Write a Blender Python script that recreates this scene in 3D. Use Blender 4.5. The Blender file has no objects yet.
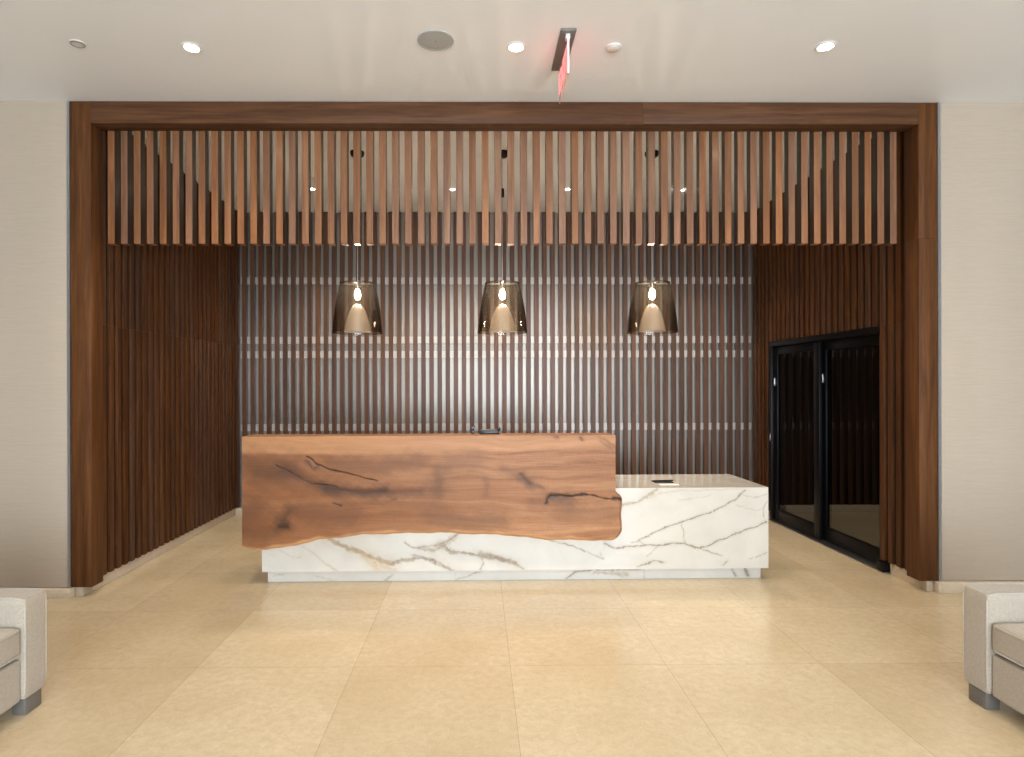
import bpy, bmesh, math, random
import numpy as np
from mathutils import Vector, Matrix
random.seed(7)
PI = math.pi
scene = bpy.context.scene
COL = scene.collection

# ------------------------------------------------------------------ helpers
def link(o, parent=None):
    COL.objects.link(o)
    if parent is not None:
        o.parent = parent
    return o

def obj(name, me, mat=None, parent=None, loc=None, rot=None):
    o = bpy.data.objects.new(name, me)
    if mat is not None and hasattr(me, 'materials') and len(me.materials) == 0:
        me.materials.append(mat)
    link(o, parent)
    if loc is not None: o.location = loc
    if rot is not None: o.rotation_euler = rot
    return o

def tag(o, label=None, cat=None, group=None, kind=None):
    if label: o['label'] = label
    if cat: o['category'] = cat
    if group: o['group'] = group
    if kind: o['kind'] = kind
    return o

def thing(name, label, cat, loc=(0, 0, 0), rz=0, group=None, kind=None):
    o = bpy.data.objects.new(name, None)
    o.empty_display_size = .1
    link(o); o.location = loc; o.rotation_euler = (0, 0, rz)
    return tag(o, label, cat, group, kind)

def smooth(me, ang=40):
    for p in me.polygons: p.use_smooth = True
    try: me.set_sharp_from_angle(angle=math.radians(ang))
    except Exception: pass
    return me

def boxes(name, lst, bevel=0.0, seg=2, sm=True):
    """one mesh out of axis boxes (x0,x1,y0,y1,z0,z1)"""
    bm = bmesh.new()
    for (x0, x1, y0, y1, z0, z1) in lst:
        m = Matrix.Translation(((x0+x1)/2, (y0+y1)/2, (z0+z1)/2)) @ Matrix.Diagonal((x1-x0, y1-y0, z1-z0, 1))
        bmesh.ops.create_cube(bm, size=1, matrix=m)
    if bevel > 0:
        bmesh.ops.bevel(bm, geom=bm.edges[:], offset=bevel, segments=seg, affect='EDGES', profile=.5)
    me = bpy.data.meshes.new(name); bm.to_mesh(me); bm.free()
    return smooth(me) if (sm and bevel > 0) else me

def box(name, x0, x1, y0, y1, z0, z1, bevel=0.0, seg=2):
    return boxes(name, [(x0, x1, y0, y1, z0, z1)], bevel, seg)

def cushion(name, x0, x1, y0, y1, z0, z1, r=.04, puff=.012):
    """soft upholstered block: rounded edges and a slight crown"""
    bm = bmesh.new()
    cx, cy, cz = (x0+x1)/2, (y0+y1)/2, (z0+z1)/2
    hx, hy, hz = (x1-x0)/2, (y1-y0)/2, (z1-z0)/2
    bmesh.ops.create_cube(bm, size=2)
    bmesh.ops.subdivide_edges(bm, edges=bm.edges[:], cuts=15, use_grid_fill=True)
    for v in bm.verts:
        p = Vector((v.co.x*hx, v.co.y*hy, v.co.z*hz))
        q = Vector((max(-hx+r, min(hx-r, p.x)), max(-hy+r, min(hy-r, p.y)), max(-hz+r, min(hz-r, p.z))))
        d = p-q
        if d.length > 1e-9: d = d.normalized()*min(d.length, r)
        p = q+d
        u, w, t = p.x/hx, p.y/hy, p.z/hz
        p.z += puff*t*(1-u*u)*(1-w*w); p.x += puff*.6*u*(1-w*w)*(1-t*t); p.y += puff*.6*w*(1-u*u)*(1-t*t)
        v.co = p+Vector((cx, cy, cz))
    me = bpy.data.meshes.new(name); bm.to_mesh(me); bm.free()
    return smooth(me, 60)

def lathe(name, prof, n=48, close=False, sm=True):
    """prof: list of (r,z)"""
    vs, fs = [], []
    m = len(prof)
    for (r, z) in prof:
        for k in range(n):
            a = 2*PI*k/n; vs.append((r*math.cos(a), r*math.sin(a), z))
    rng = m if close else m-1
    for i in range(rng):
        j = (i+1) % m
        for k in range(n):
            l = (k+1) % n
            fs.append((i*n+k, i*n+l, j*n+l, j*n+k))
    me = bpy.data.meshes.new(name); me.from_pydata(vs, [], fs)
    bm = bmesh.new(); bm.from_mesh(me)
    bmesh.ops.remove_doubles(bm, verts=bm.verts, dist=1e-6)
    bmesh.ops.recalc_face_normals(bm, faces=bm.faces)
    bm.to_mesh(me); bm.free()
    return smooth(me, 35) if sm else me

def tube(name, pts, r, n=10):
    bm = bmesh.new(); rings = []
    pts = [Vector(p) for p in pts]
    for i, p in enumerate(pts):
        a = pts[max(i-1, 0)]; b = pts[min(i+1, len(pts)-1)]
        t = (b-a).normalized()
        up = Vector((0, 0, 1)) if abs(t.z) < .9 else Vector((1, 0, 0))
        x = t.cross(up).normalized(); y = t.cross(x).normalized()
        rings.append([bm.verts.new(p+x*r*math.cos(2*PI*k/n)+y*r*math.sin(2*PI*k/n)) for k in range(n)])
    for i in range(len(rings)-1):
        for k in range(n):
            bm.faces.new((rings[i][k], rings[i][(k+1) % n], rings[i+1][(k+1) % n], rings[i+1][k]))
    bm.faces.new(rings[0][::-1]); bm.faces.new(rings[-1])
    bmesh.ops.recalc_face_normals(bm, faces=bm.faces)
    me = bpy.data.meshes.new(name); bm.to_mesh(me); bm.free()
    return smooth(me, 50)

# ------------------------------------------------------------------ materials
class NT:
    def __init__(s, name):
        s.m = bpy.data.materials.new(name); s.m.use_nodes = True
        s.t = s.m.node_tree; s.t.nodes.clear()
        s.out = s.n('ShaderNodeOutputMaterial')
    def n(s, typ, **kw):
        n = s.t.nodes.new(typ)
        for k, v in kw.items(): setattr(n, k, v)
        return n
    def l(s, a, b): s.t.links.new(a, b)
    def val(s, sock, v):
        if hasattr(v, 'links') or isinstance(v, bpy.types.NodeSocket): s.l(v, sock)
        else: sock.default_value = v
    def math(s, op, a, b=0.0, clamp=False):
        n = s.n('ShaderNodeMath', operation=op, use_clamp=clamp)
        s.val(n.inputs[0], a); s.val(n.inputs[1], b); return n.outputs[0]
    def mix(s, f, a, b, bt='MIX'):
        n = s.n('ShaderNodeMix', data_type='RGBA', blend_type=bt)
        s.val(n.inputs[0], f)
        for i, c in ((6, a), (7, b)):
            if isinstance(c, tuple): n.inputs[i].default_value = (*c[:3], 1)
            else: s.l(c, n.inputs[i])
        return n.outputs[2]
    def noise(s, vec, scale=5, detail=4, rough=.55, dist=0):
        n = s.n('ShaderNodeTexNoise'); s.l(vec, n.inputs['Vector'])
        n.inputs['Scale'].default_value = scale; n.inputs['Detail'].default_value = detail
        n.inputs['Roughness'].default_value = rough; n.inputs['Distortion'].default_value = dist
        return n.outputs['Fac']
    def ramp(s, f, stops):
        n = s.n('ShaderNodeValToRGB'); s.l(f, n.inputs[0])
        e = n.color_ramp.elements
        while len(e) > 1: e.remove(e[0])
        for i, (p, c) in enumerate(stops):
            x = e[0] if i == 0 else e.new(p)
            x.position = p; x.color = (*c[:3], 1)
        return n.outputs[0]
    def rng(s, f, a, b, c=0., d=1.):
        n = s.n('ShaderNodeMapRange'); s.l(f, n.inputs[0])
        for i, v in enumerate((a, b, c, d)): n.inputs[i+1].default_value = v
        return n.outputs[0]
    def coord(s, scale=(1, 1, 1), rnd=0.0, loc=(0, 0, 0)):
        tc = s.n('ShaderNodeTexCoord')
        mp = s.n('ShaderNodeMapping'); mp.inputs['Scale'].default_value = scale; mp.inputs['Location'].default_value = loc
        if rnd:
            oi = s.n('ShaderNodeObjectInfo')
            va = s.n('ShaderNodeVectorMath', operation='ADD')
            mm = s.math('MULTIPLY', oi.outputs['Random'], rnd)
            s.l(tc.outputs['Object'], va.inputs[0]); s.l(mm, va.inputs[1]); s.l(va.outputs[0], mp.inputs[0])
        else: s.l(tc.outputs['Object'], mp.inputs[0])
        return mp.outputs[0]
    def bsdf(s, col, rough=.5, metal=0., spec=.5, coat=0., coatr=.1, bump=None, bstr=.2, bdist=.002, sheen=0.):
        b = s.n('ShaderNodeBsdfPrincipled')
        if isinstance(col, tuple): b.inputs['Base Color'].default_value = (*col[:3], 1)
        else: s.l(col, b.inputs['Base Color'])
        s.val(b.inputs['Roughness'], rough); b.inputs['Metallic'].default_value = metal
        b.inputs['Specular IOR Level'].default_value = spec
        b.inputs['Coat Weight'].default_value = coat; b.inputs['Coat Roughness'].default_value = coatr
        b.inputs['Sheen Weight'].default_value = sheen
        if bump is not None:
            bp = s.n('ShaderNodeBump'); bp.inputs['Strength'].default_value = bstr; bp.inputs['Distance'].default_value = bdist
            s.l(bump, bp.inputs['Height']); s.l(bp.outputs[0], b.inputs['Normal'])
        s.l(b.outputs[0], s.out.inputs[0]); return b

def plain(name, col, rough=.5, metal=0., spec=.5, coat=0.):
    t = NT(name)
    c = t.coord((1, 1, 1))
    n = t.noise(c, 60, 3)
    k = t.mix(t.rng(n, .3, .7), tuple(x*.94 for x in col), tuple(min(1, x*1.05) for x in col))
    t.bsdf(k, rough, metal, spec, coat)
    return t.m

def emis(name, col, s):
    t = NT(name); e = t.n('ShaderNodeEmission')
    e.inputs[0].default_value = (*col, 1); e.inputs[1].default_value = s
    t.l(e.outputs[0], t.out.inputs[0]); return t.m

def wood(name, dark, mid, light, axis='z', rough=.42, var=.35, fine=1.0, coat=.0, spec=.5, coatr=.12):
    t = NT(name)
    al, ac = 1.3*fine, 26*fine
    sc = {'x': (al, ac, ac), 'y': (ac, al, ac), 'z': (ac, ac, al)}[axis]
    c = t.coord(sc, rnd=37.0)
    n1 = t.noise(c, 1.0, 5, .6, .6)
    c2 = t.coord(tuple(x*4.5 for x in sc), rnd=17.0)
    n2 = t.noise(c2, 1.0, 3, .6, .2)
    f = t.math('ADD', t.math('MULTIPLY', n1, .75), t.math('MULTIPLY', n2, .3))
    col = t.ramp(f, [(.33, dark), (.52, mid), (.72, light)])
    oi = t.n('ShaderNodeObjectInfo')
    b = t.rng(oi.outputs['Random'], 0, 1, 1-var*.5, 1+var*.5)
    hsv = t.n('ShaderNodeHueSaturation'); t.l(col, hsv.inputs['Color']); t.l(b, hsv.inputs['Value'])
    w = t.n('ShaderNodeTexWhiteNoise', noise_dimensions='1D'); t.l(oi.outputs['Random'], w.inputs['W'])
    t.l(t.rng(w.outputs['Value'], 0, 1, .9, 1.08), hsv.inputs['Saturation'])
    t.bsdf(hsv.outputs[0], t.rng(n2, .3, .7, rough-.05, rough+.08), 0, spec, coat, coatr, bump=f, bstr=.12, bdist=.001)
    return t.m

M = {}
M['frame_v'] = wood('walnut_upright', (.052, .0185, .0055), (.097, .037, .0115), (.15, .061, .020), 'z', .5, .08, spec=.22)
M['frame_h'] = wood('walnut_header', (.052, .0185, .0055), (.097, .037, .0115), (.15, .061, .020), 'x', .5, .08, spec=.22)
M['hang'] = wood('walnut_hanging_batten', (.125, .050, .021), (.20, .086, .037), (.28, .130, .061), 'z', .45, .28, coat=.22, coatr=.16, spec=.3)
M['slat'] = wood('walnut_batten', (.042, .0145, .0048), (.080, .030, .010), (.130, .053, .019), 'z', .5, .25, coat=.04, coatr=.3, spec=.25)
M['backslat'] = wood('walnut_rear_batten', (.052, .020, .0085), (.092, .038, .017), (.14, .064, .030), 'z', .45, .35, coat=.16, coatr=.28, spec=.3)
M['flank'] = wood('dark_flank', (.014, .007, .004), (.024, .012, .007), (.038, .020, .012), 'z', .4, .2, coat=.35, coatr=.12)  # darker wood tone for the side faces of the slats
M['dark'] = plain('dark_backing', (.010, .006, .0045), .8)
M['black_metal'] = plain('black_metal', (.003, .003, .004), .4, 0.0, .22)
M['steel'] = plain('brushed_steel', (.55, .56, .57), .3, 1.0)
M['trim_metal'] = plain('satin_aluminium', (.42, .44, .46), .35, .9)
M['rail'] = plain('pale_metal_rail', (.50, .45, .415), .4, .25)
M['white_trim'] = plain('white_trim', (.8, .79, .77), .5)
M['speaker'] = plain('grey_speaker_cloth', (.42, .43, .43), .8)
M['white_plastic'] = plain('white_plastic', (.72, .71, .70), .4)
M['black_plastic'] = plain('black_plastic', (.012, .012, .012), .3)
M['grey_plastic'] = plain('grey_plastic', (.16, .15, .14), .3)
M['foot'] = plain('grey_sofa_foot', (.15, .14, .125), .5)
M['card'] = plain('white_card', (.85, .84, .80), .6)
M['lamp_on'] = emis('downlight_glow', (1, .86, .66), 60)
M['lamp_on2'] = emis('alcove_downlight_glow', (1, .9, .78), 40)
M['bulb'] = emis('bulb_glow', (1, .83, .62), 260)
M['exit_red'] = emis('exit_red', (1, .20, .19), 1.9)
M['exit_edge'] = emis('exit_edge', (1, .9, .9), 1.6)

def ceiling_mat():
    t = NT('painted_ceiling'); c = t.coord((1, 1, 1))
    n = t.noise(c, 1.2, 3); k = t.mix(t.rng(n, .3, .7), (.85, .88, .92), (.87, .90, .94))
    n2 = t.noise(c, 180, 2)
    t.bsdf(k, .38, 0, .35, bump=n2, bstr=.05, bdist=.001); return t.m
M['ceiling'] = ceiling_mat()

def wallpaper(name, a, b):
    t = NT(name)
    c = t.coord((5, 5, 95)); n1 = t.noise(c, 1, 5, .7, .9)
    c2 = t.coord((14, 14, 420)); n2 = t.noise(c2, 1, 3, .6)
    c3 = t.coord((1.9, 1.9, .05)); n3 = t.noise(c3, 1.0, 1)
    f = t.math('ADD', t.math('MULTIPLY', n1, .65), t.math('MULTIPLY', n2, .35))
    k = t.mix(t.rng(f, .36, .64), a, b)
    k = t.mix(t.rng(n3, .42, .58, 0, .22), k, tuple(x*.86 for x in a))
    t.bsdf(k, .6, 0, .3, bump=f, bstr=.25, bdist=.002, sheen=.05); return t.m
M['paper'] = wallpaper('grasscloth', (.45, .375, .298), (.50, .425, .343))

def stone(name, a, b, spots=True, tile=None, rough=.22):
    t = NT(name); c = t.coord((1, 1, 1))
    if tile:
        x0, y0, s = tile
        cc = t.coord((1/s, 1/s, 1), loc=(-x0/s, -y0/s, 0))
        br = t.n('ShaderNodeTexBrick'); br.offset = 0; br.squash = 1
        t.l(cc, br.inputs['Vector']); br.inputs['Scale'].default_value = 1
        br.inputs['Color1'].default_value = (0, 0, 0, 1); br.inputs['Color2'].default_value = (1, 1, 1, 1)
        br.inputs['Mortar'].default_value = (.5, .5, .5, 1); br.inputs['Mortar Size'].default_value = .0018
        br.inputs['Mortar Smooth'].default_value = .1; br.inputs['Brick Width'].default_value = 1; br.inputs['Row Height'].default_value = 1
        sep = t.n('ShaderNodeSeparateColor'); t.l(br.outputs['Color'], sep.inputs[0]); tone = sep.outputs[0]
    n1 = t.noise(c, 2.2, 5, .6, .3); n2 = t.noise(c, 22, 5, .65, .4); n3 = t.noise(c, 90, 3, .6)
    k = t.mix(t.rng(n1, .35, .65), a, b)
    k = t.mix(t.rng(n2, .38, .66, 0, .6), k, tuple(x*.84 for x in a))
    k = t.mix(t.rng(n3, .55, .68, 0, .4), k, tuple(min(1, x*1.15) for x in b))
    if spots:
        n4 = t.noise(c, 9, 4, .75, 1.5); n5 = t.noise(c, 1.7, 2)
        m = t.math('MULTIPLY', t.rng(n4, .66, .74), t.rng(n5, .5, .62))
        k = t.mix(t.math('MULTIPLY', m, .45), k, (.34, .22, .12))
    if tile:
        k = t.mix(t.rng(tone, 0, 1, 0, .34), k, (.44, .32, .185))
        k = t.mix(t.math('MULTIPLY', br.outputs['Fac'], .42), k, (.22, .16, .10))
    t.bsdf(k, t.rng(n2, .3, .7, rough-.03, rough+.06), 0, .5, bump=n2, bstr=.02, bdist=.001); return t.m
M['floor'] = stone('limestone_tiles', (.65, .53, .345), (.735, .62, .435), True, (.18, 3.515, .889), .2)
M['base_stone'] = stone('limestone_baseboard', (.66, .56, .43), (.72, .62, .49), False, None, .3)

def marble(name, attr=True):
    t = NT(name); c = t.coord((1, 1, 1))
    n1 = t.noise(c, 3, 4, .6, .8)
    k = t.mix(t.rng(n1, .3, .7), (.575, .55, .495), (.64, .615, .56))
    if attr:
        a = t.n('ShaderNodeAttribute', attribute_name='vein'); h = t.n('ShaderNodeAttribute', attribute_name='hue')
        n2 = t.noise(c, 28, 4, .7, .5)
        vc = t.mix(h.outputs['Fac'], (.16, .135, .11), (.50, .36, .19))
        f = t.math('MULTIPLY', a.outputs['Fac'], t.rng(n2, .3, .6, .75, 1.2), True)
        k = t.mix(f, k, vc)
    else:
        c2 = t.coord((1.2, 2.0, 1.2), loc=(3.1, 1.7, .4))
        n2 = t.noise(c2, 1.6, 7, .6, 1.4)
        d = t.math('ABSOLUTE', t.math('SUBTRACT', n2, .5))
        f = t.math('MULTIPLY', t.rng(d, 0, .022, 1, 0), t.rng(t.noise(c, 2.1, 3), .42, .6))
        k = t.mix(t.math('MULTIPLY', f, .7), k, (.3, .25, .2))
    t.bsdf(k, .14 if attr else .05, 0, .5 if attr else .7); return t.m
M['marble_v'] = marble('veined_marble_face'); M['marble'] = marble('veined_marble', False)

def slab_mat(name, attr, axis='x'):
    t = NT(name)
    n0 = t.noise(t.coord((.55, 1, 1.5), loc=(2, 1, 5)), 1.0, 3, .5, .4)
    va = t.n('ShaderNodeVectorMath', operation='ADD'); t.l(t.coord((.42, 6, 15)), va.inputs[0])
    cmb = t.n('ShaderNodeCombineXYZ'); t.l(t.math('MULTIPLY', n0, 7.0), cmb.inputs[2]); t.l(cmb.outputs[0], va.inputs[1])
    n1 = t.noise(va.outputs[0], .8, 5, .62, .35)
    n2 = t.noise(t.coord((4, 60, 130)), 1, 4, .65, .3)
    n3 = t.noise(t.coord((150, 30, 14)), 1, 2, .6, .2)      # cross figure
    f = t.math('ADD', t.math('ADD', t.math('MULTIPLY', n1, .58), t.math('MULTIPLY', n2, .32)), t.math('MULTIPLY', n3, .12))
    k = t.ramp(f, [(.37, (.17, .066, .025)), (.45, (.285, .124, .053)), (.55, (.39, .188, .088)), (.66, (.50, .265, .135))])
    k = t.mix(t.rng(n0, .40, .62, .42, 0), k, (.17, .068, .027))
    if attr:
        top = t.n('ShaderNodeAttribute', attribute_name='band'); k = t.mix(t.math('MULTIPLY', top.outputs['Fac'], .45), k, (.47, .245, .115))
        lf = t.n('ShaderNodeAttribute', attribute_name='rich'); k = t.mix(t.math('MULTIPLY', lf.outputs['Fac'], .6), k, (.20, .074, .026))
        sp = t.n('ShaderNodeAttribute', attribute_name='sap'); k = t.mix(t.math('MULTIPLY', sp.outputs['Fac'], .75), k, (.58, .32, .14))
        st = t.n('ShaderNodeAttribute', attribute_name='stain')
        k = t.mix(t.math('MULTIPLY', st.outputs['Fac'], t.rng(n2, .35, .62, .7, 1.1), True), k, (.055, .024, .013))
        cr = t.n('ShaderNodeAttribute', attribute_name='crack'); k = t.mix(cr.outputs['Fac'], k, (.018, .010, .007))
    t.bsdf(k, .42, 0, .3, bump=f, bstr=.1, bdist=.001); return t.m
M['slab'] = slab_mat('live_edge_walnut', True); M['slab_plain'] = slab_mat('walnut_counter', False)

def fabric(name, a, b):
    t = NT(name); c = t.coord((1, 1, 1))
    n1 = t.noise(t.coord((420, 420, 60)), 1, 2); n2 = t.noise(t.coord((60, 60, 420)), 1, 2); n3 = t.noise(c, 3, 3)
    f = t.math('MULTIPLY', t.math('ADD', n1, n2), .5)
    k = t.mix(t.rng(f, .38, .62), a, b); k = t.mix(t.rng(n3, .3, .7, 0, .15), k, tuple(x*.85 for x in a))
    t.bsdf(k, .9, 0, .2, bump=f, bstr=.3, bdist=.002, sheen=.25); return t.m
M['linen'] = fabric('pale_linen', (.37, .322, .258), (.465, .415, .35))
M['piping'] = fabric('linen_piping', (.40, .365, .32), (.48, .445, .40))

def wall_back_mat():
    t = NT('satin_grey_panel'); c = t.coord((1, 1, 1)); n = t.noise(c, 1.6, 3)
    k = t.mix(t.rng(n, .3, .7), (.245, .215, .185), (.30, .265, .232))
    t.bsdf(k, .33, .42, .6); return t.m
M['panel'] = wall_back_mat()
M['wall'] = plain('painted_wall', (.20, .17, .14), .7)

def glass(name, tint, rim, edge=.5, ior=1.45, rough=.03, milk=0.0):
    """thin-walled glass: tinted see-through body, darker where the wall is seen edge-on, Fresnel gloss"""
    t = NT(name)
    lw = t.n('ShaderNodeLayerWeight'); lw.inputs[0].default_value = edge
    tc = t.mix(lw.outputs['Facing'], tint, rim)
    tr = t.n('ShaderNodeBsdfTransparent'); t.l(tc, tr.inputs[0])
    gl = t.n('ShaderNodeBsdfGlossy'); gl.inputs['Roughness'].default_value = rough
    fr = t.n('ShaderNodeFresnel'); fr.inputs[0].default_value = ior
    mx = t.n('ShaderNodeMixShader'); geo = t.n('ShaderNodeNewGeometry'); ff = t.math('MULTIPLY', fr.outputs[0], t.math('SUBTRACT', 1.0, geo.outputs['Backfacing'])); t.l(ff, mx.inputs[0]); t.l(tr.outputs[0], mx.inputs[1]); t.l(gl.outputs[0], mx.inputs[2])
    o = mx.outputs[0]
    if milk:
        df = t.n('ShaderNodeBsdfTranslucent'); df.inputs[0].default_value = (1, .98, .95, 1)
        d2 = t.n('ShaderNodeBsdfDiffuse'); d2.inputs[0].default_value = (1, .98, .95, 1)
        ad = t.n('ShaderNodeMixShader'); ad.inputs[0].default_value = .3; t.l(df.outputs[0], ad.inputs[1]); t.l(d2.outputs[0], ad.inputs[2])
        m2 = t.n('ShaderNodeMixShader'); m2.inputs[0].default_value = milk; t.l(o, m2.inputs[1]); t.l(ad.outputs[0], m2.inputs[2]); o = m2.outputs[0]
    t.l(o, t.out.inputs[0]); return t.m
M['smoke'] = glass('smoked_amber_glass', (.96, .905, .83), (.18, .10, .05), .5, 1.5, .03, .006)
M['cone'] = glass('clear_inner_glass', (.97, .95, .92), (.9, .86, .8), .4, 1.8, .03, .38)
M['doorglass'] = glass('dark_door_glass', (.44, .44, .43), (.3, .3, .3), .3, 1.25, .02)
M['acrylic'] = glass('sign_acrylic', (.93, .62, .60), (.85, .5, .5), .3, 1.3, .05, .3)

# ------------------------------------------------------------------ room numbers (metres, camera above x=0, y=0)
CEIL = 3.76; YF = 4.70; YB = 7.745
XL, XR, DX = -3.02, 3.49, 3.465           # backing of the side slats
PITCH = .1005

# floor / ceiling
def S(name, me, mat, label, cat):
    return tag(obj(name, me, mat), label, cat, kind='structure')
S('floor', box('floor', -5.6, 5.6, -5.2, 7.95, -.12, 0), M['floor'], 'polished cream limestone floor of large square tiles', 'floor')
S('ceiling', box('ceiling', -5.6, 5.6, -5.2, 7.95, CEIL, CEIL+.12), M['ceiling'], 'smooth white painted ceiling with recessed downlights', 'ceiling')
S('wall_left', box('wall_left', -5.6, -5.45, -5.2, YF+.02, 0, CEIL), M['wall'], 'plain beige side wall of the lobby beyond the left sofa', 'wall')
S('wall_right', box('wall_right', 5.45, 5.6, -5.2, 7.95, 0, CEIL), M['wall'], 'plain beige side wall of the lobby beyond the right sofa', 'wall')
# front walls with grasscloth panels, left and right of the wooden surround
S('wall_front_left', box('wall_front_left', -5.45, -3.108, YF+.002, YF+.13, .078, CEIL), M['paper'],
  'beige grasscloth covered wall left of the wooden surround', 'wall')
S('wall_front_right', box('wall_front_right', 3.551, 4.75, YF+.002, YF+.13, .09, CEIL), M['paper'],
  'pale grasscloth covered wall right of the wooden surround', 'wall')
S('baseboard_front_left', box('baseboard_front_left', -5.45, -3.07, YF-.028, YF+.14, 0, .072, .003), M['base_stone'],
  'low limestone baseboard under the left grasscloth wall', 'baseboard')
S('baseboard_front_right', box('baseboard_front_right', 3.51, 4.75, YF-.028, YF+.14, 0, .084, .003), M['base_stone'],
  'low limestone baseboard under the right grasscloth wall', 'baseboard')
S('trim_1', box('trim_1', -3.107, -3.086, YF-.005, YF+.13, .078, CEIL-.002), M['trim_metal'], 'thin grey metal edge strip left of the wooden surround', 'trim')
S('trim_2', box('trim_2', 3.527, 3.55, YF-.005, YF+.13, .09, CEIL-.002), M['trim_metal'], 'thin grey metal edge strip right of the wooden surround', 'trim')
# alcove shell
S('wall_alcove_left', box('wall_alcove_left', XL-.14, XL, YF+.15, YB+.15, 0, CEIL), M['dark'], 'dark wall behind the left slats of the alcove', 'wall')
S('wall_back', box('wall_back', XL-.14, XR+.14, YB, YB+.15, 0, CEIL), M['panel'], 'satin grey wall seen in the gaps behind the rear slats', 'wall')
DY0, DY1, DH = 5.245, 7.25, 2.07
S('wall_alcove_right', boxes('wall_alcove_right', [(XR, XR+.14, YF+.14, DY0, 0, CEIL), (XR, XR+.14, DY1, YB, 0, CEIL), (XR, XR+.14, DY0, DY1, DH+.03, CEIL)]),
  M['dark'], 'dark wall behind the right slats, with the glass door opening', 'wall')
S('wall_corridor', box('wall_corridor', XR+.14, 5.45, YB, YB+.15, 0, CEIL), M['dark'], 'dark end wall of the corridor behind the glass door', 'wall')
S('baseboard_left', boxes('baseboard_left', [(XL, XL+.012, YF+.14, YB, 0, .10), (-3.0695, XL+.012, YF+.03, YF+.1395, 0, .072)], .002), M['base_stone'], 'low limestone baseboard under the left alcove slats', 'baseboard')
S('baseboard_right', boxes('baseboard_right', [(XR-.03, XR, YF+.14, DY0-.09, 0, .10), (XR-.03, XR, DY1+.01, YB, 0, .10), (XR-.03, 3.5095, YF+.03, YF+.1395, 0, .084)], .002), M['base_stone'],
  'low limestone baseboard under the right alcove slats', 'baseboard')
S('baseboard_back', box('baseboard_back', XL+.012, XR-.02, YB-.075, YB, 0, .085, .002), M['base_stone'], 'low limestone baseboard under the rear slats', 'baseboard')
S('baseboard_corridor', box('baseboard_corridor', XR+.14, 5.45, YB-.075, YB, 0, .085, .002), M['base_stone'], 'dim limestone baseboard seen through the black glass door', 'baseboard')
# glazed facade behind the camera (daylight comes in here)
RY = -5.0; WX0, WX1 = -2.0, 4.2
S('wall_rear', boxes('wall_rear', [(-5.45, 5.45, RY-.15, RY, 0, .12), (-5.45, 5.45, RY-.15, RY, 3.5, CEIL), (-5.45, WX0, RY-.15, RY, .12, 3.5), (WX1, 5.45, RY-.15, RY, .12, 3.5)]),
  M['wall'], 'entrance facade wall behind the camera around the tall window', 'wall')
wf = [(WX0, WX1, RY-.1, RY-.04, .12, .18), (WX0, WX1, RY-.1, RY-.04, 3.44, 3.5)]
for k in range(5):
    x = WX0+(WX1-WX0-.06)*k/4; wf.append((x, x+.06, RY-.1, RY-.04, .18, 3.44))
S('window_1', boxes('window_1', wf), M['black_metal'], 'tall entrance window with thin dark mullions behind the camera', 'window')

# ------------------------------------------------------------------ wooden surround
sur = thing('wooden_surround', 'wide dark walnut surround framing the whole reception alcove', 'surround', (0, YF, 0))
def W(name, x0, x1, y0, y1, z0, z1, mat, parent, bev=.003, py=YF):
    return obj(name, box(name, x0, x1, y0-py, y1-py, z0, z1, bev), mat, parent)
W('post', -3.084, -2.928, YF, YF+.145, .075, 3.757, M['frame_v'], sur)
W('post', 3.383, 3.525, YF, YF+.145, .088, 2.715, M['frame_v'], sur, .0015)
W('post', 3.383, 3.525, YF, YF+.145, 2.716, 3.757, M['frame_v'], sur, .0015)
W('header', -2.9275, 1.265, YF, YF+.145, 3.592, 3.757, M['frame_h'], sur, .0015)
W('header', 1.266, 3.3825, YF, YF+.145, 3.592, 3.757, M['frame_h'], sur, .0015)

# ------------------------------------------------------------------ hanging slat screen
hang = thing('hanging_slat_screen', 'row of walnut slats hanging from the surround header above the desk', 'slat screen', (0, 4.882, 2.711))
N=62; P0 = -2.863; PH = (3.288-P0)/(N-1)
hm = box('slat', -.0262, .0262, -.034, .034, 0, CEIL-.005-2.711, .0015, 1)
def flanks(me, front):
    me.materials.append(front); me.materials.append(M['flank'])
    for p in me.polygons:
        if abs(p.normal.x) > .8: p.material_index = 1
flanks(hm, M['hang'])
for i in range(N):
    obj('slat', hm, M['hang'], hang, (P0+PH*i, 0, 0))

# ------------------------------------------------------------------ slatted walls
def slats_y(root, ys, x0, x1, z0, z1, mat):
    me = box('slat', x0, x1, -.0262, .0262, z0, z1, .0015, 1)
    for y in ys: obj('slat', me, mat, root, (0, y, 0))
JZ = 2.085
lw = thing('slatted_wall_panel', 'dark walnut vertical slats lining the left side of the alcove', 'slatted panel')
ysl = [4.915+PITCH*i for i in range(28)]
slats_y(lw, ysl, XL+.0385, XL+.062, .102, JZ-.0005, M['slat'])
slats_y(lw, ysl, XL+.0385, XL+.0605, JZ+.0005, CEIL-.004, M['slat'])
rw = thing('slatted_wall_panel', 'dark walnut vertical slats around and above the black glass door', 'slatted panel')
ysr = [4.915+PITCH*i for i in range(28)]
side = [y for y in ysr if y < DY0-.02 or y > DY1+.02]; over = [y for y in ysr if not (y < DY0-.02 or y > DY1+.02)]
slats_y(rw, side, XR-.055, XR-.0315, .102, DH+.027, M['slat'])
slats_y(rw, ysr, XR-.054, XR-.0315, DH+.03, CEIL-.004, M['slat'])
obj('backing_board', box('backing_board', XL+.001, XL+.038, YF+.147, YB-.07, .101, CEIL-.004), M['dark'], lw)
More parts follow.
